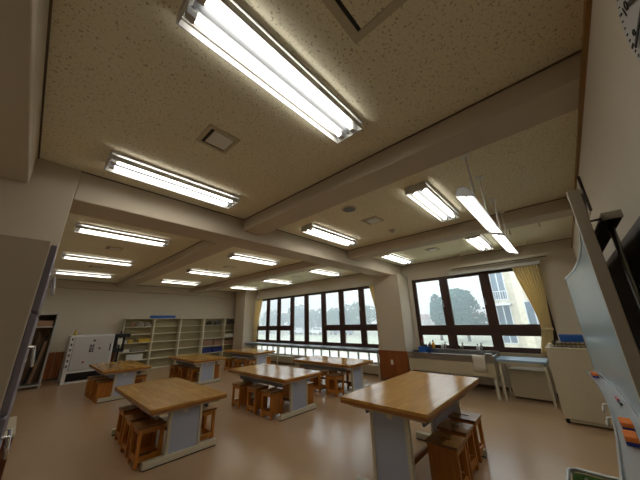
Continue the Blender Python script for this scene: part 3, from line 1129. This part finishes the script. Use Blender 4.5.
lidded_box('card_box', 'brown box on the upper shelf of the steel rack', 'box', .16, .52, 11.25, 11.6, 1.63, .16, MT['cardboard'])

# ================================================================== LEFT FOREGROUND: DRAWER CABINET
k = thing('drawer_cabinet', 'tall beige drawer cabinet with chrome handles at the left photo edge', 'cabinet', (.012, 1.2, 0), -.028)
Hc = 1.83
m = MB()
m.box(-.6, 0, .05, -.012, .55, Hc)
m.build('body', MT['beigecab'], k, bevel=.004)
MB().box(-.58, .03, 0, -.03, .52, .05).build('plinth', MT['darkgrey'], k)
zs = [.06, .3, .55, .8, 1.07, 1.32, 1.6, 1.82]
for a, b in zip(zs[:-1], zs[1:]):
    d = MB().box(-.012, .006, a + .004, .004, .544, b - .004).build('drawer', MT['purple'], k, bevel=.002)
    zc = (a + b) / 2 + .03
    MB().tube([(.004, .20, zc), (.016, .20, zc), (.024, .21, zc - .06), (.024, .29, zc - .06), (.016, .30, zc), (.004, .30, zc)], .005, 8).build('handle', MT['chrome'], d)
    MB().box(.004, .2, zc - .05, .006, .35, zc - .045).build('label_holder', MT['alu'], d)

# ================================================================== WINDOW SIDE: COUNTER, SINK, TABLE, HEATERS
k = thing('window_counter', 'long grey-blue counter under the left window', 'counter', (6.98, 4.16, 0))
MB().box(0, 0, .705, .56, 7.05, .745).build('worktop', MT['greentop'], k, bevel=.004)
MB().box(.03, .02, .655, .055, 7.03, .705).build('apron', MT['apron'], k)
for y in (.1, 1.55, 3.1, 4.7, 6.2, 6.95):
    MB().box(.04, y - .02, 0, .08, y + .02, .705).build('leg', MT['cream'], k)


def heater(label, x0, x1, y0, y1, z0, z1):
    t = thing('convector_heater', label, 'heater', (x0, y0, 0))
    X, Y = x1 - x0, y1 - y0
    MB().box(.01, 0, z0, X, Y, z1).build('casing', MT['cream2'], t, bevel=.006)
    n = 7
    for k in range(n):
        z = z0 + .05 + (z1 - z0 - .08) * k / n
        MB().box(.0, .04, z, .01, Y - .04, z + (z1 - z0 - .08) / n - .012).build('louvre', MT['cream2'], t)
    MB().box(.05, .03, 0, X, Y - .03, z0).build('base', MT['trimdark'], t)
    return t


heater('low beige heater under the counter, nearest the column', 7.3, 7.54, 4.4, 5.9, .05, .28)
heater('low beige heater under the counter, toward the far corner', 7.3, 7.54, 8.3, 10.0, .05, .28)
heater('low beige heater under the counter, between the other two', 7.3, 7.54, 6.3, 7.9, .05, .28)
heater('beige louvred heater under the pale blue table', 6.95, 7.5, .52, 1.15, .04, .53)

k = thing('sink_unit', 'long stainless sink with cream apron under the right window', 'sink', (6.6, 1.3, 0))
m = MB()
L, Dp, z0, z1 = 1.84, .7, .66, .80
m.box(0, 0, z0, .03, L, z1)
m.box(Dp - .03, 0, z0, Dp, L, z1 + .04)
m.box(.03, 0, z0, Dp - .03, .03, z1)
m.box(.03, L - .03, z0, Dp - .03, L, z1)
m.box(.03, .03, z0, Dp - .03, L - .03, z0 + .02)
m.build('trough', MT['steel'], k, bevel=.004)
MB().box(.01, .01, .40, .04, L - .01, z0).build('apron', MT['cream2'], k)
MB().box(.04, .01, .40, Dp - .05, .04, z0).build('side_apron', MT['cream2'], k)
for x in (.02, Dp - .1):
    for y in (.02, L - .07):
        MB().box(x, y, 0, x + .05, y + .05, .42).build('leg', MT['cream'], k)
MB().tube([(.4, 1.0, .66), (.4, 1.0, .3), (.45, 1.0, .2), (.5, 1.0, 0)], .025, 10).build('drain_pipe', MT['steel'], k)
for y in (.32, .72, 1.12, 1.5):
    p = MB().tube([(Dp - .04, y, .84), (Dp - .04, y, .92), (Dp - .1, y, .95), (Dp - .2, y, .93), (Dp - .22, y, .88)], .013, 8).build('tap', MT['chrome'], k, smooth=True)
    MB().lathe([(.03, .92), (.03, .945), (.012, .95), (.012, .975), (.026, .98), (.026, .995)], 12, (Dp - .04, y, 0)).build('tap_handle', MT['chrome'], p)
MB().box(.0, .02, .80, .1, .14, .84).build('soap_ledge', MT['steel'], k)
o = MB()
rows = []
for kx in range(9):
    t = kx / 8
    path = [(.06, .66 + .155), (-.012, .66 + .15), (-.018, .66 + .03), (-.02, .52), (-.022, .44)]
for yk in range(9):
    y = 1.45 + .24 * yk / 8
    wv = .005 * math.sin(yk * 1.4)
    rows.append([(6.6 + a - abs(wv), y, b) for a, b in ((.07, .806), (.02, .808), (-.012, .806), (-.016, .72), (-.018, .6), (-.02, .5))])
o.sheet(rows)
tw = o.build('towel', MT['cloth'], smooth=True)
tw.modifiers.new('solid', 'SOLIDIFY').thickness = .005
tag(tw, 'white cloth hung over the front edge of the stainless sink', 'towel')


def bottle(label, loc, r, h, m, cap):
    t = thing('detergent_bottle', label, 'bottle', loc)
    MB().lathe([(r, 0), (r * 1.05, h * .1), (r, h * .55), (r * .45, h * .75)], 14).build('body', m, t, smooth=True)
    MB().lathe([(r * .4, h * .75), (r * .4, h), (r * .2, h * 1.02)], 12).build('cap', cap, t)
    return t


crate('wash_basin', 'blue plastic basin at the column end of the sink', 7.0, 7.22, 2.8, 3.02, .80 - .118, .2, MT['blue'])
bottle('ochre bottle standing behind the blue basin at the sink', (7.27, 2.72, .84), .035, .2, MT['yel2'], MT['black'])
bottle('white bottle on the back ledge between the sink taps', (7.275, 2.5, .84), .032, .13, MT['white'], MT['white'])
bottle('pale blue bottle on the back ledge toward the near end of sink', (7.275, 1.7, .84), .032, .14, MT['white'], MT['blue'])
bottle('dark brown bottle at the far end of the sink beside the column', (7.27, 3.02, .84), .035, .22, MT['oldwood'], MT['red'])

k = thing('side_table', 'narrow table with pale blue top under the curtain', 'table', (6.62, .47, 0))
MB().box(0, 0, .71, .6, .80, .75).build('tabletop', MT['bluetop'], k, bevel=.003)
for x in (.015, .56):
    MB().box(x, .02, .67, x + .025, .78, .71).build('frame_bar', MT['cream'], k)
for x in (.015, .55):
    for y in (.02, .74):
        MB().box(x, y, 0, x + .035, y + .035, .71).build('leg', MT['cream'], k)

k = thing('rolling_cabinet', 'cream cabinet on casters in the right corner, papers on top', 'cabinet', (5.85, -.28, 0))
MB().box(0, 0, .07, .62, .66, 1.045).build('body', MT['whitecab'], k, bevel=.006)
MB().box(-.012, -.01, 1.045, .63, .67, 1.065).build('top', MT['whitecab'], k, bevel=.004)
MB().box(.02, .06, .03, .6, .6, .07).build('base', MT['cream2'], k)
for x in (.05, .56):
    for y in (.03, .62):
        MB().lathe([(.032, -.015), (.032, .015)], 14, (x, y, .032), 'X').build('caster', MT['black'], k)
MB().box(-.004, .32, .1, .0, .324, 1.0).build('door_gap', MT['cream2'], k)
# on top of it
k = thing('wire_tray', 'grey wire tray on top of the rolling cabinet', 'tray', (5.98, -.16, 1.065))
m = MB()
for z in (.012, .05, .085):
    m.tube([(0, 0, z), (.34, 0, z), (.34, .44, z), (0, .44, z), (0, 0, z)], .005, 6)
for i in range(9):
    m.tube([(0, .055 * i, .085), (0, .055 * i, .006), (.34, .055 * i, .006), (.34, .055 * i, .085)], .004, 6)
m.build('wires', MT['darkgrey'], k)
for i, (mm2, dx, dy, rz) in enumerate((('paper', .0, 0, .03), ('yellow', .01, .01, -.02), ('cardboard', -.01, 0, .05), ('paper', .005, -.01, -.04))):
    o = MB().cbox((6.15 + dx, .06 + dy, 1.085 + i * .018), (.27, .36, .015), rz).build('booklet', MT[mm2])
    tag(o, ['white booklet lying lowest in the wire tray', 'yellow booklet in the wire tray', 'brown booklet in the wire tray', 'white booklet lying highest in the wire tray'][i], 'booklet')
lidded_box('plastic_case', 'blue box lying on the wire tray by the board', 'box', 6.0, 6.3, -.15, .18, 1.155, .1, MT['blue'])
o = MB().tube([(5.95, .30, 1.09), (6.2, .33, 1.09)], .025, 12).build('paper_roll', MT['paper'])
tag(o, 'short white paper roll at the left edge of the rolling cabinet top', 'roll')


# ------------------------------------------------------------------ curtains
def curtain(label, yt, yb_mid, yb, x, zt, ztie, zb, folds, amp):
    """yt, yb_mid, yb: (y0, y1) at the rail, at the tie and at the hem"""
    t = thing('curtain', label, 'curtain')
    m = MB()
    n = folds * 8
    rows = []
    for k in range(25):
        s = k / 24
        z = zt + (zb - zt) * s
        if z > ztie:
            u = (zt - z) / (zt - ztie)
            u = u * u * (3 - 2 * u) * .75 + u * .25
            a = yt[0] + (yb_mid[0] - yt[0]) * u
            b = yt[1] + (yb_mid[1] - yt[1]) * u ** .8
        else:
            u = (ztie - z) / (ztie - zb)
            a = yb_mid[0] + (yb[0] - yb_mid[0]) * u
            b = yb_mid[1] + (yb[1] - yb_mid[1]) * u
        rows.append([(x + amp * math.sin(2 * PI * folds * j / n + .4 * math.sin(3 * s)), a + (b - a) * j / n, z) for j in range(n + 1)])
    m.sheet(rows)
    o = m.build('cloth', MT['curtain'], t, smooth=True)
    o.modifiers.new('solid', 'SOLIDIFY').thickness = .004
    tb = MB()
    c0, c1 = yb_mid
    pts = [(x + (amp + .012) * math.sin(a), (c0 + c1) / 2 - (abs(c1 - c0) / 2 + .012) * math.cos(a), ztie) for a in [2 * PI * q / 16 for q in range(17)]]
    tb.sheet([[(p[0], p[1], p[2] - .03) for p in pts], [(p[0], p[1], p[2] + .03) for p in pts]])
    o = tb.build('tieback', MT['curtain'], t, smooth=True)
    o.modifiers.new('solid', 'SOLIDIFY').thickness = .004
    return t


curtain('beige curtain tied back at the right end of the right window', (.20, .70), (.28, .46), (.36, .58), 7.45, 2.66, 1.30, .80, 9, .022)
curtain('narrow beige curtain at the right end of the left window', (4.15, 4.62), (4.14, 4.36), (4.14, 4.46), 7.46, 2.68, 1.3, .76, 6, .022)
curtain('narrow beige curtain at the far corner end of the left window', (10.62, 11.22), (10.98, 11.22), (11.0, 11.22), 7.46, 2.68, 1.3, .76, 6, .022)
k = thing('curtain_rail', 'pale box rail over the right window curtain', 'curtain rail', (7.4, .18, 2.67))
MB().box(0, 0, 0, .14, 1.9, .075).build('cover', MT['whitewall'], k, bevel=.004)
MB().box(.04, .02, -.012, .07, 1.88, 0).build('track', MT['alu'], k)
k = thing('curtain_rail', 'slim rail over the left window curtains', 'curtain rail', (7.44, 4.14, 2.68))
MB().box(0, 0, 0, .08, 7.09, .03).build('cover', MT['cream2'], k)
k = thing('projection_screen', 'rolled-up screen case hanging before the right window', 'screen', (7.25, .0, 2.80))
MB().box(0, 0, 0, .09, 2.0, .06).build('case', MT['cream'], k, bevel=.006)
MB().box(.02, .04, -.012, .07, 1.96, 0).build('slot', MT['black'], k)
MB().tube([(.045, .05, .0), (.045, 1.95, .0)], .012, 8).build('bottom_bar', MT['darkgrey'], k)
for y in (.3, 1.72):
    MB().box(.03, y - .015, .06, .06, y + .015, .35).build('hanger', MT['cream'], k)

# ================================================================== BOARD ON THE RIGHT WALL
XB0, XB1, ZB0, ZB1 = 1.5, 5.15, .86, 2.075
NB = 28


def by(x):
    u = (x - XB0) / (XB1 - XB0)
    return -.124 + .022 * u - .095 * (1 - (2 * u - 1) ** 2)


def tw_(x):
    """width of the tray: it narrows toward its far end"""
    return .15 - .055 * max(0, (x - 2.2) / 2.95)


def strip(m, x0, x1, off0, off1, z0, z1, n=NB):
    xs = [x0 + (x1 - x0) * k / n for k in range(n + 1)]
    g0 = off0 if callable(off0) else (lambda x: off0)
    g1 = off1 if callable(off1) else (lambda x: off1)
    r1 = [(x, by(x) + g0(x), z0) for x in xs]
    r2 = [(x, by(x) + g1(x), z0) for x in xs]
    r3 = [(x, by(x) + g1(x), z1) for x in xs]
    r4 = [(x, by(x) + g0(x), z1) for x in xs]
    i = len(m.v)
    m.sheet([r1, r2, r3, r4], close=True)
    N = n + 1
    m.f.append((i, i + N, i + 2 * N, i + 3 * N))
    m.f.append((i + n, i + 3 * N + n, i + 2 * N + n, i + N + n))
    return m


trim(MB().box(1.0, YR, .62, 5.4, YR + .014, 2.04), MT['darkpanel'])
k = thing('curved_board', 'curved pale blue sliding board along the right wall', 'board')
strip(MB(), XB0 + .02, XB1 - .01, -.03, 0, ZB0 + .01, ZB1 - .02).build('surface', MT['board'], k)
strip(MB(), XB0 + .02, XB1 - .01, -.045, .008, ZB1 - .02, ZB1).build('top_frame', MT['alu'], k)
strip(MB(), XB0 + .02, XB1 - .01, -.045, .008, ZB0 - .02, ZB0 + .01).build('bottom_frame', MT['alu'], k)
MB().box(XB0, by(XB0) - .036, ZB0 - .02, XB0 + .02, by(XB0) + .004, ZB1).build('end_frame', MT['alubeige'], k, bevel=.003)
MB().box(XB1 - .01, by(XB1) - .045, ZB0 - .02, XB1 + .01, by(XB1) + .008, ZB1).build('end_frame', MT['alubeige'], k, bevel=.003)
tr = MB()
strip(tr, XB0 + .02, XB1, .008, tw_, ZB0 - .02, ZB0 - .012)
strip(tr, XB0 + .02, XB1, lambda x: tw_(x) - .009, tw_, ZB0 - .012, ZB0 + .006)
tr.build('tray', MT['alu'], k)
for x in (3.0, 3.42):
    y = by(x) + tw_(x) + .002
    MB().tube([(x, y, ZB0 - .018), (x, y + .02, ZB0 - .022), (x + .005, y + .03, ZB0 - .07), (x + .035, y + .03, ZB0 - .085), (x + .06, y + .03, ZB0 - .06)], .008, 8).build('hook', MT['whitewall'], k)
k = thing('board_lift_frame', 'dark steel lifting frame with a round post behind the board', 'frame', (1.9, -.28, 0))
MB().box(0, -.035, 2.015, 3.0, .035, 2.05).build('top_rail', MT['darkgrey'], k)
MB().box(-.006, -.037, 2.013, 0, .037, 2.052).build('end_cap', MT['alubeige'], k)
for x in (.12, 2.8):
    MB().tube([(x, 0, .0), (x, 0, 2.015)], .013, 12).build('post', MT['steel'], k, smooth=True)
MB().tube([(.03, .03, 2.03), (.03, .16 - .05, 2.03)], .006, 6).build('link_rod', MT['darkgrey'], k)
MB().box(.05, -.13, .9, .09, -.03, .94).build('bracket', MT['darkgrey'], k)


def eraser(label, x, rz):
    t = thing('board_eraser', label, 'eraser', (x, by(x) + tw_(x) * .55, ZB0 - .012), rz)
    MB().box(-.07, -.028, 0, .07, .028, .018).build('felt', MT['navy'], t, bevel=.003)
    MB().box(-.07, -.028, .018, .07, .028, .045).build('grip', MT['orange'], t, bevel=.006)
    return t


eraser('orange and navy eraser at the far end of the board tray', 4.75, .05)
eraser('orange and navy eraser on the tray, second from the camera', 2.78, -.0)
eraser('orange and navy eraser on the tray, nearest the camera', 2.5, -.03)
for i, (x, mm2) in enumerate(((3.55, 'red'), (3.4, 'black'))):
    o = MB().tube([(x, by(x) + .045, ZB0 - .003), (x + .1, by(x + .1) + .05, ZB0 - .003)], .009, 8).build('marker', MT[mm2])
    tag(o, ['red marker lying on the board tray', 'black marker lying on the board tray'][i], 'marker')

# wall clock, partly outside the photo
CR = .26
k = thing('wall_clock', 'large round wall clock high on the right wall', 'clock', (.935, YR, 2.39))
MB().lathe([(CR - .012, 0), (CR, .012), (CR, .045), (CR - .012, .05)], 48, (0, 0, 0), 'Y').build('rim', MT['clockrim'], k, smooth=False)
MB().lathe([(CR - .014, .0505), (CR - .014, .0525)], 48, (0, 0, 0), 'Y').build('face', MT['clockface'], k)
for i in range(1, 13):
    a = i * PI / 6
    tcu = bpy.data.curves.new('numeral', 'FONT')
    tcu.body = str(i)
    tcu.size = .05
    tcu.align_x = 'CENTER'
    tcu.align_y = 'CENTER'
    tcu.extrude = .001
    tmp = bpy.data.objects.new('tmp', tcu)
    COL.objects.link(tmp)
    me = bpy.data.meshes.new_from_object(tmp.evaluated_get(bpy.context.evaluated_depsgraph_get()))
    bpy.data.objects.remove(tmp)
    me.materials.append(MT['black'])
    o = bpy.data.objects.new('numeral', me)
    COL.objects.link(o)
    o.parent = k
    # face looks along +y, seen from +y the right-hand side is -x
    o.rotation_euler = (PI / 2, 0, PI)
    o.location = (-.175 * math.sin(a), .0545, .175 * math.cos(a))
tk = MB()
for i in range(60):
    a = i * PI / 30
    l = .02 if i % 5 == 0 else .01
    c = Vector((-.225 * math.sin(a), .0535, .225 * math.cos(a)))
    tk.cbox(c, (.004 if i % 5 else .008, .002, l), 0, 0, -a)
tk.build('minute_marks', MT['black'], k)
for nm, a, l, wd in (('hour_hand', 300, .13, .014), ('minute_hand', 262, .2, .01)):
    a = math.radians(a)
    hnd = MB()
    hnd.cbox((-math.sin(a) * l * .4, .058, math.cos(a) * l * .4), (wd, .003, l * 1.2), 0, 0, -a)
    hnd.build(nm, MT['black'], k)
# wall box beyond the board
k = thing('wall_box', 'flat white box with dark edge on the right wall above the board', 'box', (3.5, YR, 2.53))
MB().box(.0, 0, 0, .34, .02, .36).build('case', MT['whitewall'], k, bevel=.004)
MB().box(-.014, 0, -.01, .0, .022, .37).build('edge', MT['darkgrey'], k)
# light switch on the column wainscot
k = thing('wall_socket', 'small white socket plate on the column wainscot', 'socket', (FACE_C - .02, 3.74, .48))
MB().box(-.008, -.035, -.06, 0, .035, .06).build('plate', MT['whitewall'], k, bevel=.003)
MB().box(-.012, -.012, -.03, -.008, .012, .03).build('insert', MT['paper'], k)

# ================================================================== CART IN THE BOTTOM RIGHT CORNER
k = thing('cloth_cart', 'steel tube cart with a green cloth basket under the board', 'cart', (2.62, -.02, 0))
a, b, z = .38, .27, .46


def rrect(a, b, z, r, n=6):
    pts = []
    for cx, cy, s in ((a - r, b - r, 0), (-a + r, b - r, PI / 2), (-a + r, -b + r, PI), (a - r, -b + r, 1.5 * PI)):
        for q in range(n + 1):
            t = s + q / n * PI / 2
            pts.append((cx + r * math.cos(t), cy + r * math.sin(t), z))
    return pts + pts[:1]


MB().tube(rrect(a, b, z, .07), .013, 10, cap=False).build('rim', MT['alu'], k, smooth=True)
MB().tube(rrect(a, b, .12, .07), .011, 8, cap=False).build('lower_frame', MT['alu'], k, smooth=True)
for sx in (-1, 1):
    for sy in (-1, 1):
        MB().tube([(sx * (a - .02), sy * (b - .02), z), (sx * (a - .02), sy * (b - .02), .06)], .012, 8).build('leg', MT['alu'], k)
        MB().lathe([(.03, -.012), (.03, .012)], 14, (sx * (a - .02), sy * (b - .02), .03), 'X').build('caster', MT['black'], k)
m = MB()
q = .03
lev = [(a - .02, b - .02, z - .01), (a - .05, b - .05, z - .14), (a - .06, b - .06, .15)]
m.sheet([rrect(x, y, zz, .05) for x, y, zz in lev])
o = m.build('cloth_basket', MT['green'], k, smooth=True)
o.modifiers.new('solid', 'SOLIDIFY').thickness = .004
MB().box(-a + .07, -b + .07, .15, a - .07, b - .07, .155).build('basket_floor', MT['green'], k)
for i in range(4):
    MB().lathe([(.012, 0), (.012, .006)], 10, (a - .02 - .012, -.18 + i * .12, z - .04), 'X').build('eyelet', MT['paper'], k)
m = MB()
rows = []
rnd = random.Random(5)
for i in range(11):
    rows.append([(-a + .075 + (2 * a - .15) * i / 10, -b + .075 + (2 * b - .15) * j / 8, .335 + .035 * math.sin(i * .9) * math.cos(j * 1.1) + rnd.uniform(-.012, .012)) for j in range(9)])
m.sheet(rows)
o = m.build('folded_net', MT['lime'], smooth=True)
o.modifiers.new('solid', 'SOLIDIFY').thickness = .02
o.location = (2.62, -.02, 0)
tag(o, 'lime green cloth heaped inside the cart basket', 'cloth')
